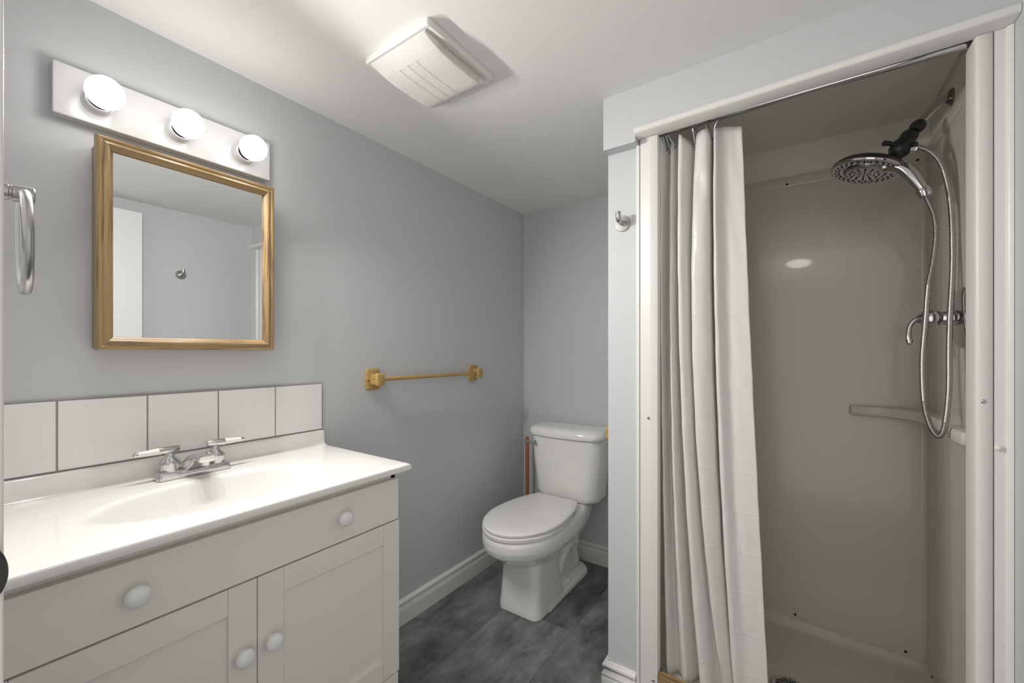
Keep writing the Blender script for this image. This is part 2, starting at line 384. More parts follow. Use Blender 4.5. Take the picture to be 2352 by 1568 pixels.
# painted walls above the liner
bm = B(); box(bm, .932, 1.836, 2.112, 2.218, 1.895, CEIL-.001); struct('wall_shower_back', bm, M['showerpaint'])
struct('wall_shower_side', bb(1.836, WX-.0003, 1.442, 2.112, 1.895, CEIL-.001), M['showerpaint'])
struct('trim_5', bb(.95, 1.83, SY, 2.11, CEIL-.006, CEIL-.0005), M['showerpaint'])
bm = B(); box(bm, 1.066, 1.779, 1.396, 1.4105, .0, .148); box(bm, 1.066, 1.779, 1.3935, 1.396, .02, .140)
o = obj('shower_threshold', bm, M['oak_x'], None, at=(1.42, 1.40, 0), bevel=.003); tag(o, 'varnished oak board along the foot of the shower opening', 'threshold')

# curtain rod
bm = B(); tube(bm, [(.947, 1.45, 1.943), (1.83, 1.45, 1.943)], .0125, 24)
rod = obj('curtain_rod', bm, M['chrome'], None, at=(1.4, 1.45, 1.943)); tag(rod, 'slim metal shower curtain rod tucked behind the white header trim', 'curtain rod')

# ------------------------------------------------------------------ curtain
ZT, ZB = 1.897, .118
top_ = [1.066, 1.066, 1.083, 1.095, 1.114, 1.124, 1.142, 1.164, 1.176, 1.209, 1.219, 1.229, 1.247, 1.273, 1.302]
mid_ = [1.066, 1.068, 1.080, 1.097, 1.114, 1.124, 1.144, 1.158, 1.168, 1.212, 1.222, 1.234, 1.262, 1.290, 1.324]
bot_ = [1.072, 1.088, 1.114, 1.146, 1.177, 1.194, 1.222, 1.237, 1.252, 1.272, 1.279, 1.288, 1.321, 1.346, 1.376]
dt = [-.002, -.024, .030, -.002, .030, -.026, -.022, .028, -.014, -.026, .026, -.026, -.010, .000, .004]
dm = [.00, -.024, .024, -.022, .026, -.022, -.012, .026, -.034, -.022, .032, -.028, -.006, -.004, -.002]
db = [.01, -.016, .020, -.020, .032, -.030, -.024, .012, .018, .024, .028, -.014, -.010, -.010, -.012]
def q3(a, b_, c_, f):  # quadratic through f=0 (top), .35 (middle), 1 (bottom)
    return a*(f-.35)*(f-1)/.35+b_*f*(f-1)/(.35*-.65)+c_*f*(f-.35)/.65
bm = B(); rows = []; NZ = 90
for k in range(NZ+1):
    f = k/NZ; z = ZT+(ZB-ZT)*f; ctl = []
    for i in range(15):
        ctl.append((q3(top_[i], mid_[i], bot_[i], f), 1.452+q3(dt[i], dm[i], db[i], f), 0))
    pts = catmull(ctl, 9); N = len(pts)
    row_ = []
    for j, p in enumerate(pts):
        s = j/(N-1)
        wz = z
        if k == 0: wz += .030*max(0, 1-s*2.2)+.004*sin(s*23)-(.004 if .4 < s < .5 else 0)
        elif k < 8: wz += (.030*max(0, 1-s*2.2)+.004*sin(s*23))*(1-k/8)
        wr = .0011*sin(z*13+s*19)*sin(s*47+z*9)+.0004*sin(z*47+s*31)
        pin = math.exp(-((z-1.73)/.035)**2)*math.exp(-((s-.60)/.035)**2)*.012 - math.exp(-((z-1.52)/.04)**2)*math.exp(-((s-.25)/.03)**2)*.010
        row_.append(bm.verts.new((p.x+wr*.6, p.y+wr+pin, wz)))
    rows.append(row_)
for a, c_ in zip(rows, rows[1:]):
    for j in range(len(a)-1): bm.faces.new((a[j], a[j+1], c_[j+1], c_[j]))
cur = thing('shower_curtain', 'white vinyl shower curtain pulled in folds to the left of the opening', 'curtain', (1.19, 1.45, .1))
cs = obj('curtain_sheet', bm, M['vinyl'], cur, ang=180)
sd = cs.modifiers.new('solid', 'SOLIDIFY'); sd.thickness = .0008
EY = [(1.074, 1.466), (1.087, 1.472), (1.101, 1.466), (1.166, 1.468), (1.206, 1.440), (1.222, 1.468)]
for x, y in EY:
    bm = B(); tube(bm, [(x+.0065*cos(2*pi*i/18), y-.004, 1.882+.0065*sin(2*pi*i/18)) for i in range(18)], .0018, 8, closed=True)
    obj('grommet', bm, M['steel'], cur)
LB = ['grey plastic curtain ring nearest the left jamb, above the leftmost curtain fold', 'grey curtain ring second from the left jamb, crossing its neighbour', 'grey curtain ring third from the left jamb, leaning right toward the wide fold',
      'grey curtain ring just right of the first wide fold', 'grey curtain ring above the tall narrow pinched fold', 'grey curtain ring over the rightmost curtain panel']
rg0 = None
for i, ((x, y), dx) in enumerate(zip(EY, (-.004, -.010, -.022, -.002, -.003, .022))):
    bm = B(); ctr = Vector((x+dx, 1.45, 1.943)); pts = []
    # tall loop: round over the rod, both legs meeting at the grommet
    for a in range(-10, 191, 20): pts.append(ctr+Vector((0, .017*cos(radians(a)), .017*sin(radians(a)))))
    pts = [Vector((x+dx*.5, 1.45+.018, 1.915))]+pts+[Vector((x+dx*.5, 1.45-.016, 1.915)), Vector((x, (y-.012+1.436)/2+.002, 1.892)), Vector((x, y-.008, 1.879)), Vector((x, y+.004, 1.878)), Vector((x, max(y, 1.465)+.006, 1.890))]
    tube(bm, catmull(pts, 5), .0026, 10)
    tag(obj('curtain_ring', bm, M['ring'], None, at=ctr), LB[i], 'curtain ring', 'curtain rings on the shower rod')

# ------------------------------------------------------------------ shower head with hose
sh = thing('handheld_shower', 'chrome and black combination shower head on a curved arm at the right shower wall', 'shower head', (1.836, 1.84, 1.99))
bm = B(); lathe(bm, [(.025, 0), (.025, .003), (.021, .008), (.013, .012)], (1.8355, 1.84, 1.991), (-1, 0, 0), 32); obj('wall_escutcheon', bm, M['chrome_dark'], sh)
bm = B(); tube(bm, catmull([(1.835, 1.84, 1.991), (1.818, 1.832, 1.984), (1.797, 1.818, 1.966), (1.774, 1.80, 1.938), (1.751, 1.776, 1.903)], 8), .0128, 18); obj('arm', bm, M['chrome'], sh)
bm = B()
ax = (Vector((1.727, 1.752, 1.868))-Vector((1.753, 1.778, 1.906))).normalized()
lathe(bm, [(.011, -.004), (.016, 0), (.019, .006), (.0195, .018), (.017, .028), (.012, .034)], (1.753, 1.778, 1.906), ax, 12)
lathe(bm, [(.013, 0), (.021, .006), (.0225, .02), (.021, .03), (.024, .036), (.027, .045), (.027, .066), (.022, .074), (.019, .082), (.021, .10), (.029, .118), (.036, .132)], (1.731, 1.757, 1.876), Vector((1.667, 1.728, 1.768))-Vector((1.731, 1.757, 1.876)), 24)
obj('diverter_body', bm, M['black'], sh, ang=40)
bm = B()
tube(bm, [(1.700, 1.735, 1.832), (1.672, 1.715, 1.842), (1.660, 1.708, 1.842)], lambda t_: .0055+.003*t_, 12)
tube(bm, [(1.715, 1.745, 1.828), (1.735, 1.722, 1.826)], .007, 12)
obj('diverter_lever', bm, M['black'], sh)
# head: shallow dish, facing down and a little to the left and towards the room
HC_ = Vector((1.618, 1.722, 1.775)); HN = Vector((-.26, -.10, -1)).normalized()
bm = B(); lathe(bm, [(.022, -.040), (.032, -.036), (.055, -.029), (.078, -.018), (.088, -.008), (.0905, 0)], HC_, HN, 56, True, False)
obj('head_shell', bm, M['black'], sh)
bm = B(); lathe(bm, [(.0905, 0), (.0915, .003), (.089, .007), (.083, .0085), (.078, .007), (.060, .0065), (.056, .004), (.053, -.006), (.050, -.006), (.0485, .010), (.045, .0125), (.035, .0135), (.001, .0135)], HC_, HN, 56, False, True)
fc = obj('spray_face', bm, M['chrome'], sh, ang=30)
bm = B(); a_, b2 = frame_of(HN)
def nozzle(r, an, s, h):
    c_ = HC_+a_*r*cos(an)+b2*r*sin(an)
    lathe(bm, [(s, h-.001), (s, h+.0012), (s*.7, h+.002)], c_, HN, 10)
for i in range(26): nozzle(.0755, 2*pi*i/26, .0026, .0070)
for i in range(26): nozzle(.0675, 2*pi*(i+.5)/26, .0034, .0067)
for i in range(12): nozzle(.036, 2*pi*i/12, .0036, .0135)
for i in range(10): nozzle(.026, 2*pi*i/10, .0024, .0135)
for i in range(8): nozzle(.016, 2*pi*i/8, .0022, .0135)
for i in range(4): nozzle(.007, 2*pi*i/4, .0020, .0135)
nz = obj('spray_nozzles', bm, M['rubber'], fc); nz['kind'] = 'stuff'
bm = B()
tube(bm, catmull([(1.650, 1.712, 1.768), (1.680, 1.702, 1.764), (1.702, 1.694, 1.748), (1.722, 1.687, 1.715), (1.742, 1.681, 1.672)], 7), lambda t_: (.0155+.0065*sin(pi*min(1, t_))), 20, squash=.9)
lathe(bm, [(.0165, 0), (.0175, .002), (.0165, .022), (.0135, .026)], (1.7405, 1.6812, 1.674), Vector((.010, -.002, -.026)), 24)
obj('hand_spray_handle', bm, M['chrome'], sh, ang=40)
bm = B(); lathe(bm, [(.0135, 0), (.0135, .030), (.0125, .034), (.010, .036)], (1.712, 1.748, 1.830), Vector((1.748, 1.738, 1.819))-Vector((1.712, 1.748, 1.834)), 8)
obj('hose_connector', bm, M['chrome'], sh)
bm = B()
hp = [(1.748, 1.6795, 1.652), (1.757, 1.678, 1.625), (1.766, 1.678, 1.590), (1.7695, 1.678, 1.536), (1.763, 1.676, 1.461), (1.752, 1.672, 1.387), (1.745, 1.665, 1.286), (1.737, 1.655, 1.172), (1.737, 1.637, 1.061), (1.745, 1.620, 1.000), (1.760, 1.610, .968), (1.773, 1.612, .992),
      (1.783, 1.620, 1.090), (1.788, 1.640, 1.210), (1.794, 1.660, 1.307), (1.802, 1.680, 1.407), (1.806, 1.695, 1.509), (1.804, 1.708, 1.637), (1.791, 1.720, 1.739), (1.770, 1.732, 1.793), (1.745, 1.739, 1.8195)]
pth = catmull(hp, 74); N = len(pth)
tube(bm, pth, (lambda t_: (.0066)+.0005*(1 if int(round(t_*(N-1))) % 3 else -1)), 14)
obj('hose', bm, M['nickel'], sh, ang=80, label='ribbed metal hose hanging in a long loop')

# shower valve
vv = thing('shower_valve', 'round chrome shower valve with a curved lever handle below the shower head', 'valve', (PR, 1.69, 1.298))
bm = B(); lathe(bm, [(.086, .0), (.086, .003), (.080, .008), (.060, .012), (.030, .014)], (PR, 1.69, 1.298), (-1, 0, 0), 56); obj('escutcheon', bm, M['chrome'], vv)
bm = B(); lathe(bm, [(.022, .012), (.022, .030), (.019, .034), (.019, .046), (.024, .050), (.026, .056), (.025, .074), (.019, .084), (.014, .090), (.010, .096)], (PR, 1.69, 1.297), (-1, 0, 0), 36); obj('handle_hub', bm, M['chrome'], vv, ang=40)
bm = B(); tube(bm, catmull([(1.737, 1.690, 1.296), (1.727, 1.688, 1.293), (1.717, 1.686, 1.280), (1.712, 1.683, 1.260), (1.712, 1.680, 1.240), (1.714, 1.679, 1.228)], 7), lambda t_: .0085-.003*sin(pi*t_*.9)+.001*t_, 16, squash=1.0)
bmesh.ops.create_icosphere(bm, subdivisions=3, radius=.0062, matrix=Matrix.Translation((1.714, 1.679, 1.227)))
obj('lever', bm, M['chrome'], vv)

# ------------------------------------------------------------------ robe hooks
def robe_hook(loc, n, label):
    t_ = thing('robe_hook', label, 'hook', loc, None); L_ = Vector(loc); n = Vector(n)
    bm = B(); lathe(bm, [(.0275, 0), (.0275, .004), (.0262, .006), (.010, .0065)], L_, n, 40); obj('mounting_plate', bm, M['nickel'], t_)
    bm = B(); tube(bm, catmull([L_+n*.004, L_+n*.020, L_+n*.032+Vector((0, 0, .001)), L_+n*.040+Vector((0, 0, .006)), L_+n*.043+Vector((0, 0, .016)), L_+n*.043+Vector((0, 0, .030))], 6), .0085, 18)
    obj('peg', bm, M['nickel'], t_)
robe_hook((.942, SY, 1.645), (0, -1, 0), 'small round brushed metal robe hook on the narrow wall left of the shower')
robe_hook((WX, .953, 1.679), (-1, 0, 0), 'brushed metal robe hook on the opposite wall, seen only in the mirror')

# ------------------------------------------------------------------ towel ring at the far left
tr_ = thing('towel_ring', 'brushed nickel towel ring at the left edge beside the vanity light', 'towel ring', (.487, FY, 1.437))
bm = B(); lathe(bm, [(.026, 0), (.026, .006), (.013, .010)], (.487, FY, 1.437), (0, 1, 0), 32); obj('wall_plate', bm, M['nickel'], tr_)
bm = B(); lathe(bm, [(.0118, .008), (.0118, .058), (.0105, .059), (.0105, .061), (.0122, .062), (.0130, .079), (.0132, .083), (.0120, .0845)], (.487, FY, 1.437), (0, 1, 0), 32); obj('post', bm, M['nickel'], tr_, ang=40)
bm = B(); cz = 1.365
tube(bm, [(.487+.072*sin(2*pi*i/64), (.0955-.004*sin(2*pi*i/64)+.001*(1-cos(2*pi*i/64))), cz+.072*cos(2*pi*i/64)) for i in range(64)], .0068, 18, closed=True)
obj('ring', bm, M['nickel'], tr_)

# ------------------------------------------------------------------ vanity cabinet
VY0, VY1, VX = .026, .841, .450
va_ = thing('vanity_cabinet', 'white painted vanity cabinet with round knobs under the sink top', 'cabinet', (.22, .43, 0))
bm = B()
box(bm, .002, .432, VY0, VY0+.016, .0, .842); box(bm, .002, .432, VY1-.016, VY1, .0, .842); box(bm, .002, .012, VY0, VY1, .0, .842)
box(bm, .412, .432, VY0, VY1, .780, .842); box(bm, .412, .432, VY0, VY1, .675, .712); box(bm, .412, .432, VY0, VY1, .10, .262); box(bm, .002, .432, VY0, VY1, .10, .116)
box(bm, .412, .432, .42, .464, .1, .70); box(bm, .33, .345, VY0, VY1, 0, .10)
obj('carcass', bm, M['cab'], va_, bevel=.0008)
bm = bb(.4325, VX, VY0+.001, VY1-.001, .697, .8195); df = obj('drawer_front', bm, M['cab'], va_, bevel=.0018)
def knob(y, z, par, r=.0195):
    bm = B(); lathe(bm, [(.010, 0), (.010, .004), (.0085, .008), (.0105, .012), (r*.93, .015), (r, .019), (r*.97, .0235), (r*.82, .0275), (r*.5, .030), (.0005, .031)], (VX, y, z), (1, 0, 0), 36)
    obj('knob', bm, M['knob'], par)
knob(.232, .759, df); knob(.650, .762, df)
def vdoor(y0, y1):
    z0_, z1_ = .238, .6935; sw = .057; bm = B()
    box(bm, .4325, VX, y0, y0+sw-.0004, z0_, z1_); box(bm, .4325, VX, y1-sw+.0004, y1, z0_, z1_)
    box(bm, .4325, VX-.0004, y0+sw, y1-sw, z1_-sw, z1_-.0003); box(bm, .4325, VX-.0004, y0+sw, y1-sw, z0_+.0003, z0_+sw)
    d = obj('door', bm, M['cab'], va_, bevel=.0006, seg=1)
    bm = bb(.434, VX-.0085, y0+sw-.004, y1-sw+.004, z0_+sw-.004, z1_-sw+.004); obj('recessed_panel', bm, M['cab'], d)
    return d
d1 = vdoor(VY0+.001, .4405); d2 = vdoor(.4425, VY1+.001)
knob(.409, .540, d1); knob(.470, .541, d2)
bm = bb(.4325, VX-.001, VY0+.001, VY1-.001, .10, .234); obj('bottom_rail', bm, M['cab'], va_, bevel=.0015)

# ------------------------------------------------------------------ moulded vanity top with integral bowl
TZ = .863; TX0, TX1, TY0, TY1 = .001, .482, .0235, .862
vt = thing('sink_countertop', 'glossy white moulded vanity top with an oval sink basin', 'sink', (.22, .44, .845))
bm = B()
bcx, bcy, ax_, ay_ = .272, .444, .128, .236
angs = sorted(set([2*pi*i/112 for i in range(112)]+[math.atan2(sy_*1.0, sx_*1.0) % (2*pi) for sx_, sy_ in ((TX1-bcx, TY1-bcy), (TX0-bcx, TY1-bcy), (TX0-bcx, TY0-bcy), (TX1-bcx, TY0-bcy))]))
def rectpt(a, x0, x1, y0, y1):
    c_, s_ = cos(a), sin(a); t_ = 1e9
    if c_ > 1e-9: t_ = min(t_, (x1-bcx)/c_)
    if c_ < -1e-9: t_ = min(t_, (x0-bcx)/c_)
    if s_ > 1e-9: t_ = min(t_, (y1-bcy)/s_)
    if s_ < -1e-9: t_ = min(t_, (y0-bcy)/s_)
    return bcx+c_*t_, bcy+s_*t_
def ell(a, r):   # point of the scaled ellipse in direction a
    k_ = r/math.sqrt((cos(a)/ax_)**2+(sin(a)/ay_)**2); return bcx+cos(a)*k_, bcy+sin(a)*k_
rings = []
for r, dz in ((.06, -.128), (.2, -.126), (.38, -.120), (.55, -.108), (.70, -.089), (.82, -.064), (.90, -.041), (.95, -.0235), (.98, -.012), (1.0, -.0065), (1.02, -.0035), (1.05, -.0018), (1.09, -.0010), (1.12, -.0006)):
    rings.append([(*ell(a, r), TZ+dz) for a in angs])
e1 = .006
ap = [ell(a, 1.12) for a in angs]; rp_ = [rectpt(a, TX0, TX1-e1, TY0, TY1-e1) for a in angs]
for t_ in (.35, .7, 1.0): rings.append([(p[0]*(1-t_)+q_[0]*t_, p[1]*(1-t_)+q_[1]*t_, TZ+(-.0006*(1-t_))) for p, q_ in zip(ap, rp_)])
for e_, z in ((.0045, TZ-.0003), (.0018, TZ-.0018), (.0004, TZ-.0045), (0, TZ-.007), (0, TZ-.016), (.0012, TZ-.0185), (.012, TZ-.0185)):
    rings.append([(*rectpt(a, TX0, TX1-e_, TY0, TY1-e_), z) for a in angs])
loft(bm, rings, False, False)
def bot(r, dz): return [(*ell(a, r), TZ+dz) for a in angs]
loft(bm, [rings[-1], bot(1.06, -.0185), bot(.9, -.066), bot(.6, -.122), bot(.1, -.140)], False, True)
obj('top_and_basin', bm, M['marble'], vt, ang=60)
bm = B()   # low upstand with coved foot, square-ish rounded end
prof = [(.001, TZ-.004), (.040, TZ-.002), (.036, TZ+.0005), (.029, TZ+.003), (.024, TZ+.008), (.0215, TZ+.016), (.0205, TZ+.044), (.0185, TZ+.0495), (.0145, TZ+.052), (.001, TZ+.052)]
loft(bm, [[(x, y, z) for x, z in prof] for y in (TY0, TY1-.010)]+[[(x*.94+.0003, TY1-.003, TZ+(z-TZ)*.975) for x, z in prof]]+[[(x*.80+.001, TY1-.0005, TZ+(z-TZ)*.93) for x, z in prof]])
obj('upstand', bm, M['marble'], vt, ang=50)
bm = B(); lathe(bm, [(.022, 0), (.022, .003), (.017, .004), (.014, .001), (.001, .001)], (bcx, bcy, TZ-.1275), (0, 0, 1), 30); obj('drain', bm, M['chrome'], vt)

# faucet
fa = thing('faucet', 'low chrome two-handle faucet with white lever arms on the vanity top', 'faucet', (.066, .445, TZ))
F0 = .066; FCY = .445
bm = B()
loft(bm, [rrect(F0, FCY, .0265, .0845, .012, TZ+.0005), rrect(F0, FCY, .0275, .0855, .012, TZ+.003), rrect(F0, FCY, .026, .084, .013, TZ+.016), rrect(F0, FCY, .0225, .080, .013, TZ+.021)])
obj('base_plate', bm, M['chrome'], fa, ang=40)
bm = B()   # spout: wide flaring root, rising forward over the bowl
sp = []
for k in range(21):
    t_ = k/20; x = .045+.118*t_; e_ = max(0, (t_-.35)/.65)
    w_ = .050*(1-t_)**2+.0185*(1-(1-t_)**2)+.0015*e_; sm_ = min(1, t_/.62); sm_ = sm_*sm_*(3-2*sm_)
    zt_ = TZ+.019+.045*sm_; zb_ = TZ+.002+.043*min(1, max(0, (t_-.18)/.55))**1.3 if t_ > .18 else TZ+.002
    if k == 20: w_ -= .002; zt_ -= .002; zb_ += .002
    sp.append([(x, p[0]+FCY, p[1]+(zt_+zb_)/2) for p in [(q_[0], q_[1]) for q_ in rrect(0, 0, w_, (zt_-zb_)/2, min(.0055, (zt_-zb_)/2-.0005), 0, 4)]])
loft(bm, sp)
lathe(bm, [(.009, 0), (.009, .012)], (.148, FCY, TZ+.036), (0, 0, 1), 20)
obj('spout', bm, M['chrome'], fa, ang=50)
for s in (-1, 1):
    y = FCY+s*.0525
    bm = B(); lathe(bm, [(.0215, .018), (.0225, .021), (.0225, .038), (.0235, .040), (.0225, .045), (.0175, .052), (.0115, .058), (.0095, .064), (.0095, .070)], (F0, y, TZ), (0, 0, 1), 36)
    hd = obj('handle', bm, M['chrome'], fa, ang=30)
    bm = B(); lathe(bm, [(.0085, -.020), (.0088, -.019), (.0105, .020), (.0105, .022), (.0092, .0235)], (F0, y, TZ+.076), (0, s, -.02), 28); obj('handle_barrel', bm, M['chrome'], hd, ang=40)
    bm = B(); lathe(bm, [(.0088, .0225), (.0085, .028), (.0068, .058), (.0062, .066)], (F0, y, TZ+.076), (0, s, -.02), 28); obj('lever_arm', bm, M['knob'], hd, ang=40, label='white lever arm')
    bm = B(); lathe(bm, [(.0064, .066), (.0066, .067), (.0064, .0735), (.005, .075)], (F0, y, TZ+.076), (0, s, -.02), 24); obj('lever_tip', bm, M['chrome'], hd, ang=40)

# tile backsplash
ts = thing('tile_backsplash', 'single row of square white tiles with grey grout above the vanity top', 'backsplash', (0, .45, .917))
bm = bb(.0005, .0065, .0235, .8605, .916, 1.0865); obj('grout', bm, M['grout'], ts)
bm = B()
ys = [.0235, .0290, .1945, .3605, .526, .692, .8575]
for a, c_ in zip(ys[1:], ys[2:]): box(bm, .002, .0095, a+.0018, c_-.0018, .9195, 1.083)
tb = obj('tiles', bm, M['tile'], ts, bevel=.0012)

# ------------------------------------------------------------------ medicine cabinet
mc = thing('medicine_cabinet', 'oak framed mirror medicine cabinet on the wall above the sink', 'cabinet', (0, .456, 1.206))
bm = bb(.0005, .046, .255, .655, 1.209, 1.709); obj('box', bm, M['oakside'], mc, bevel=.001)
FY0, FY1, FZ0, FZ1 = .2500, .6600, 1.2050, 1.7235
XF = .0475
prof = [(0, XF), (0, XF+.017), (.0015, XF+.0215), (.005, XF+.0245), (.009, XF+.0245), (.012, XF+.0225), (.015, XF+.0245), (.019, XF+.0255), (.0225, XF+.024), (.0265, XF+.019), (.0275, XF+.017), (.031, XF+.0145), (.0325, XF+.010), (.0325, XF)]
def frame_side(a, b_, horiz, m):
    """mitred moulding: a, b_ outer corners (y,z); inward offsets follow the mitre"""
    cy, cz_ = (FY0+FY1)/2, (FZ0+FZ1)/2; bm = B()
    def P(c_, d, x): return (x, c_[0]+d*(1 if c_[0] < cy else -1), c_[1]+d*(1 if c_[1] < cz_ else -1))
    loft(bm, [[P(a, d, x) for d, x in prof], [P(b_, d, x) for d, x in prof]])
    return bm
c00, c10, c11, c01 = (FY0, FZ0), (FY1, FZ0), (FY1, FZ1), (FY0, FZ1)
dd = obj('mirror_door', bb(XF, XF+.008, FY0+.008, FY1-.008, FZ0+.008, FZ1-.008), M['oakside'], mc)
for a, b_, m_ in ((c00, c01, 'oak_z'), (c10, c11, 'oak_z'), (c00, c10, 'oak_y'), (c01, c11, 'oak_y')):
    obj('frame_moulding', frame_side(a, b_, 0, m_), M[m_], dd, ang=30)
obj('mirror', bb(XF+.008, XF+.0105, FY0+.03, FY1-.03, FZ0+.03, FZ1-.03), M['mirror'], dd, smooth=False)
bm = B()
for z in (1.31, 1.60): obj('hinge', bb(XF-.002, XF+.0, FY0+.0045, FY0+.010, z-.013, z+.013), M['dark'], mc)

# ------------------------------------------------------------------ vanity light
vl = thing('vanity_light', 'white three-bulb vanity light bar on the wall above the mirror', 'light', (0, .4245, 1.818))
bm = bb(.0005, .029, .184, .666, 1.757, 1.880); obj('back_plate', bm, M['fixture'], vl, bevel=.003)
for y in (.260, .4225, .585):
    bm = B(); lathe(bm, [(.0295, 0), (.0295, .004), (.0280, .005), (.0275, .024), (.0265, .026), (.0235, .0265), (.0225, .024), (.0215, .006)], (.029, y, 1.812), (1, 0, 0), 40, False, True); sk = obj('socket', bm, M['fixture'], vl, ang=40)
    bm = B(); lathe(bm, [(.0212, .0), (.0212, .004)], (.037, y, 1.812), (1, 0, 0), 30); obj('socket_shade_disc', bm, M['dark'], sk)  # black disc paints the shade down inside the socket
    bm = B(); lathe(bm, [(.013, .030), (.0155, .040), (.0185, .048), (.0265, .060)], (.012, y, 1.812), (1, 0, 0), 40, True, False); bd = obj('bulb_neck', bm, M['bulbbody'], sk, ang=80)
    bm = B(); lathe(bm, [(.0265, .060), (.0310, .068), (.0345, .078), (.0355, .088), (.0345, .098), (.0315, .107), (.0265, .114), (.020, .119), (.012, .122), (.0003, .123)], (.012, y, 1.812), (1, 0, 0), 48, False, True)
    bu = obj('bulb', bm, M['bulb'], sk, ang=80)
    ld = bpy.data.lights.new('added_bulb_fill', 'AREA'); ld.shape = 'DISK'; ld.size = .055; ld.energy = BEAM; ld.spread = radians(154); ld.color = (1, .975, .94)   # added disc lamp by each bulb, aimed down to fill the room
    lo = bpy.data.objects.new('added_bulb_fill', ld); COL.objects.link(lo); lo.location = (.137, y, 1.812); lo.rotation_euler = (0, radians(-54), radians(20))

# ------------------------------------------------------------------ ceiling fan cover
vf = thing('exhaust_fan', 'square white louvred exhaust fan cover on the ceiling', 'exhaust fan', (.52, .905, CEIL))
FX0, FX1, FA, FB = .390, .655, .765, 1.045
bm = B()
cxf, cyf, hxf, hyf = (FX0+FX1)/2, (FA+FB)/2, (FX1-FX0)/2, (FB-FA)/2
loft(bm, [rrect(cxf, cyf, hxf, hyf, .007, CEIL-.0005, 4), rrect(cxf, cyf, hxf, hyf, .007, CEIL-.017, 4), rrect(cxf, cyf, hxf-.002, hyf-.002, .006, CEIL-.0195, 4), rrect(cxf, cyf, hxf-.008, hyf-.008, .006, CEIL-.020, 4), rrect(cxf, cyf, hxf-.014, hyf-.014, .006, CEIL-.016, 4)])
obj('frame', bm, M['plast'], vf, ang=45)
# grille: bowed along y, straight ribs across x that turn up over the long sides
gx0, gx1, ga, gb = FX0+.010, FX1-.024, FA+.012, FB-.008
bm = B(); GB = CEIL-.0165
def gh(y): v = 2*(y-ga)/(gb-ga)-1; return .004+.0195*(1-(abs(v)**2.6 if v < 0 else v**7))
secs = []
def sec(y, d):
    h = gh(y)-d; r = min(.007, h*.8); ring = [(gx0+d, y, GB)]
    for a in (0, 22, 45, 67, 90): ring.append((gx0+d+r-r*cos(radians(a)), y, GB-h+r-r*sin(radians(a))))
    for q in range(1, 8): ring.append((gx0+d+r+(gx1-gx0-2*d-2*r)*q/8, y, GB-h))
    for a in (90, 67, 45, 22, 0): ring.append((gx1-d-r+r*cos(radians(a)), y, GB-h+r-r*sin(radians(a))))
    ring.append((gx1-d, y, GB)); secs.append(ring)
for q in range(9): sec(ga+.052*q/9, 0)
y = ga+.052; n = 34; pitch = (gb-.030-y)/n
for i in range(n):
    sec(y, 0); sec(y+.0003, .0042); sec(y+pitch*.36, .0042); sec(y+pitch*.40, 0); y += pitch
for q in range(6): sec(y+(gb-y)*q/5, 0)
loft(bm, secs)
gr = obj('grille', bm, M['plast'], vf, ang=30)
bm = B()
for u in (.30, .45, .60):   # short black bars painting the shade of gaps in the grooves
    for i in range(n):
        yy_ = ga+.052+pitch*i+.0004; x = gx0+(gx1-gx0)*u; z = GB-gh(yy_)+.0008; box(bm, x-.0019, x+.0019, yy_, yy_+pitch*.34, z-.0004, z+.0006)
o = obj('grille_slot_shade', bm, M['dark'], gr, smooth=False); o['kind'] = 'stuff'

# ------------------------------------------------------------------ oak towel bar
def bracket(par, c, n, along, mat_a, mat_b, sz=1.0):
    """rounded square plate, block post with a raised cap; n = out of the wall, along = bar direction"""
    n = Vector(n); al = Vector(along); c = Vector(c); up = Vector((0, 0, 1))
    def ring(hw, hh, r, d):
        return [c+al*p[0]+up*p[1]+n*d for p in [(q_[0], q_[1]) for q_ in rrect(0, 0, hw, hh, r, 0, 5)]]
    bm = B(); loft(bm, [ring(.033*sz, .044*sz, .014, .0005), ring(.033*sz, .044*sz, .014, .009), ring(.0315*sz, .0425*sz, .013, .012), ring(.028*sz, .039*sz, .012, .0135)])
    p = obj('wall_plate', bm, mat_a, par, ang=30)
    bm = B(); lathe(bm, [(.0028, .0133), (.0028, .0139)], c+up*-.004-al*.0255, n, 10); obj('screw_hole', bm, M['dark'], p)
    bm = B(); loft(bm, [ring(.0155, .0215, .004, .012), ring(.0155, .0215, .004, .046), ring(.0155, .0225, .004, .0465), ring(.0185, .0255, .006, .0475), ring(.0185, .0255, .006, .058), ring(.017, .024, .006, .061), ring(.013, .020, .005, .0625)])
    obj('post', bm, mat_b, par, ang=30)
tbx = thing('towel_bar', 'golden oak towel bar on the grey wall between the vanity and the toilet', 'towel bar', (0, 1.39, 1.088))
for y in (1.078, 1.713): bracket(tbx, (0, y, 1.088), (1, 0, 0), (0, 1, 0), M['gold_y'], M['gold_x'])
bm = B(); tube(bm, [(.036, 1.090, 1.088), (.036, 1.702, 1.088)], .0085, 20); obj('bar', bm, M['gold_y'], tbx)
# partly hidden oak holder on the partition beside the tank
hx = thing('paper_holder', 'light oak wall holder peeking past the partition beside the toilet tank', 'holder', (BX, 1.64, .886))
for y in (1.5525, 1.7125): bracket(hx, (BX, y, .886), (-1, 0, 0), (0, 1, 0), M['gold_y'], M['gold_x'])
bm = B(); tube(bm, [(BX-.038, 1.565, .886), (BX-.038, 1.700, .886)], .0085, 20); obj('roller', bm, M['gold_y'], hx)

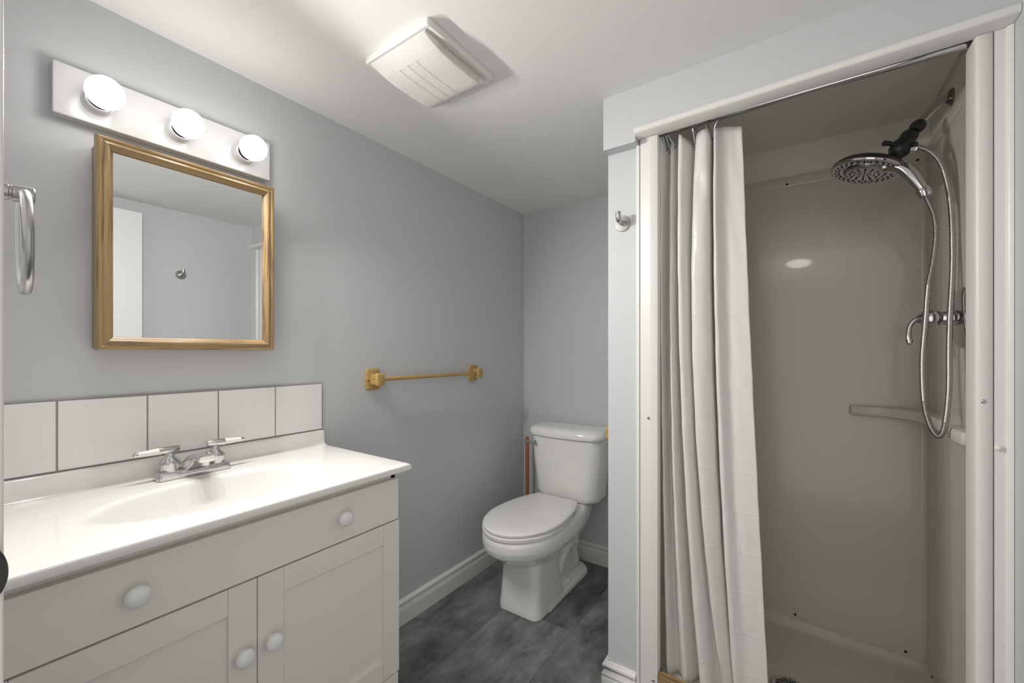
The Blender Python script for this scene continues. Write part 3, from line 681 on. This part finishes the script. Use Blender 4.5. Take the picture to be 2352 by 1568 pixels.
# ------------------------------------------------------------------ toilet
TC = .385
to = thing('toilet', 'white porcelain toilet with closed lid in the alcove', 'toilet', (TC, 1.85, 0))
def egg(z, yf, yb, hw, hb, ym, n=44):
    """egg outline: round nose at yf, widest hw at ym, straight-ish back at yb of half width hb"""
    r = []
    for i in range(n+1):
        a = pi*i/n; r.append((TC+hw*cos(a), ym-(ym-yf)*sin(a), z))     # right -> nose -> left
    m_ = 10
    for i in range(1, m_+1):
        t_ = i/m_; r.append((TC-(hw-(hw-hb)*t_**2.1), ym+(yb-ym)*t_, z))
    for i in range(1, 4): r.append((TC-hb+2*hb*i/4, yb, z))
    for i in range(m_, 0, -1):
        t_ = i/m_; r.append((TC+(hw-(hw-hb)*t_**2.1), ym+(yb-ym)*t_, z))
    return r
bm = B()
loft(bm, [egg(.398, 1.424, 2.13, .176, .085, 1.67), egg(.392, 1.416, 2.14, .183, .10, 1.67), egg(.375, 1.410, 2.15, .188, .115, 1.67), egg(.345, 1.411, 2.15, .188, .118, 1.67), egg(.318, 1.421, 2.14, .182, .116, 1.68), egg(.305, 1.437, 2.13, .172, .112, 1.69), egg(.280, 1.470, 2.11, .152, .105, 1.70), egg(.255, 1.515, 2.09, .128, .100, 1.72), egg(.236, 1.548, 2.07, .112, .095, 1.73), egg(.215, 1.60, 2.05, .07, .07, 1.74)])
# pedestal front column
def ped(z, yf, yb, hw, r): return rrect(TC, (yf+yb)/2, hw, (yb-yf)/2, r, z, 7)
loft(bm, [ped(.27, 1.59, 1.80, .095, .05), ped(.225, 1.578, 1.81, .100, .045), ped(.16, 1.576, 1.82, .102, .042), ped(.09, 1.572, 1.83, .106, .042), ped(.03, 1.568, 1.85, .113, .045), ped(.0, 1.567, 1.86, .115, .046)])
# rear trapway body and foot
loft(bm, [ped(.34, 1.70, 2.12, .100, .05), ped(.24, 1.72, 2.09, .086, .045), ped(.12, 1.72, 2.06, .080, .04), ped(.0, 1.72, 2.08, .085, .04)])
loft(bm, [ped(.0, 1.62, 2.135, .119, .07), ped(.020, 1.62, 2.134, .118, .07), ped(.034, 1.63, 2.128, .108, .065), ped(.045, 1.66, 2.115, .080, .05)])
for s in (-1, 1): tube(bm, catmull([(TC+s*.062, 1.83, .10), (TC+s*.066, 1.87, .17), (TC+s*.066, 1.93, .205), (TC+s*.062, 1.99, .16), (TC+s*.058, 2.03, .08)], 6), .033, 14)
bowl = obj('bowl', bm, M['porc'], to, ang=180)
rm = bowl.modifiers.new('remesh', 'REMESH'); rm.mode = 'VOXEL'; rm.voxel_size = .0045; rm.use_smooth_shade = True
sm = bowl.modifiers.new('smooth', 'SMOOTH'); sm.factor = .5; sm.iterations = 9
bm = B()
for s in (-1, 1):
    bm = B(); lathe(bm, [(.014, 0), (.0135, .008), (.010, .014), (.004, .017), (.0003, .0175)], (TC+s*.094, 1.90, .038), (0, 0, 1), 24); obj('bolt_cap', bm, M['seat'], to)
bm = B()
loft(bm, [egg(.397, 1.416, 1.935, .178, .10, 1.665), egg(.3985, 1.410, 1.938, .183, .104, 1.665), egg(.411, 1.409, 1.938, .184, .105, 1.665), egg(.4155, 1.415, 1.935, .180, .102, 1.665)])
obj('seat', bm, M['seat'], to, ang=50)
bm = B()
loft(bm, [egg(.4175, 1.420, 1.952, .175, .112, 1.665), egg(.4195, 1.413, 1.956, .181, .118, 1.665), egg(.428, 1.412, 1.957, .182, .119, 1.665), egg(.4335, 1.419, 1.953, .177, .115, 1.665), egg(.4365, 1.43, 1.94, .163, .10, 1.67), egg(.438, 1.50, 1.90, .11, .07, 1.68)])
obj('lid', bm, M['seat'], to, ang=50)
bm = B()
for s in (-1, 1): obj('lid_hinge', bb(TC+s*.075-.018, TC+s*.075+.018, 1.945, 1.985, .400, .425), M['seat'], to, bevel=.004)
bm = B(); TYc = 2.098
loft(bm, [rrect(TC+.010, TYc, .170, .078, .05, .403, 8, .018), rrect(TC+.010, TYc, .184, .084, .055, .412, 8, .021), rrect(TC+.010, TYc, .189, .087, .055, .43, 8, .022), rrect(TC+.009, TYc, .205, .093, .055, .60, 8, .024), rrect(TC+.008, TYc, .214, .096, .055, .735, 8, .025), rrect(TC+.008, TYc, .205, .090, .05, .737, 8, .025)])
tk = obj('tank', bm, M['porc'], to, ang=60)
bm = B()
loft(bm, [rrect(TC+.009, TYc-.002, .215, .099, .05, .7375, 8, .026), rrect(TC+.009, TYc-.003, .224, .106, .055, .741, 8, .028), rrect(TC+.009, TYc-.003, .2265, .108, .056, .754, 8, .028), rrect(TC+.009, TYc-.003, .2245, .106, .056, .766, 8, .028), rrect(TC+.009, TYc-.002, .218, .100, .054, .777, 8, .027), rrect(TC+.009, TYc-.001, .205, .088, .045, .785, 8, .025), rrect(TC+.009, TYc, .180, .065, .035, .789, 8, .02), rrect(TC+.009, TYc, .11, .03, .02, .790, 8, .01)])
obj('tank_lid', bm, M['porc'], to, ang=60)
bm = B(); lathe(bm, [(.0155, 0), (.0165, .005), (.0145, .011), (.009, .015), (.0085, .020), (.0115, .024), (.0085, .030)], (.232, 2.006, .693), (0, -1, 0), 24)
tube(bm, catmull([(.232, 1.984, .693), (.210, 1.980, .6945), (.185, 1.979, .695), (.166, 1.979, .695)], 6), lambda t_: .0048+.002*t_, 14)
obj('flush_lever', bm, M['chrome'], to)
# plunger behind the toilet
pl = thing('plunger', 'plunger with a reddish brown handle standing in the corner behind the toilet', 'plunger', (.082, 2.135, 0))
bm = B(); lathe(bm, [(.0115, .09), (.0115, .66), (.0105, .675), (.007, .683), (.0003, .686)], (.082, 2.135, 0), (-.006, .004, 1), 20); obj('handle', bm, M['copper'], pl)
bm = B(); lathe(bm, [(.052, .0005), (.054, .006), (.050, .030), (.040, .055), (.024, .070), (.017, .080), (.016, .10), (.013, .103)], (.082, 2.135, 0), (0, 0, 1), 32); obj('rubber_cup', bm, M['rubber'], pl)
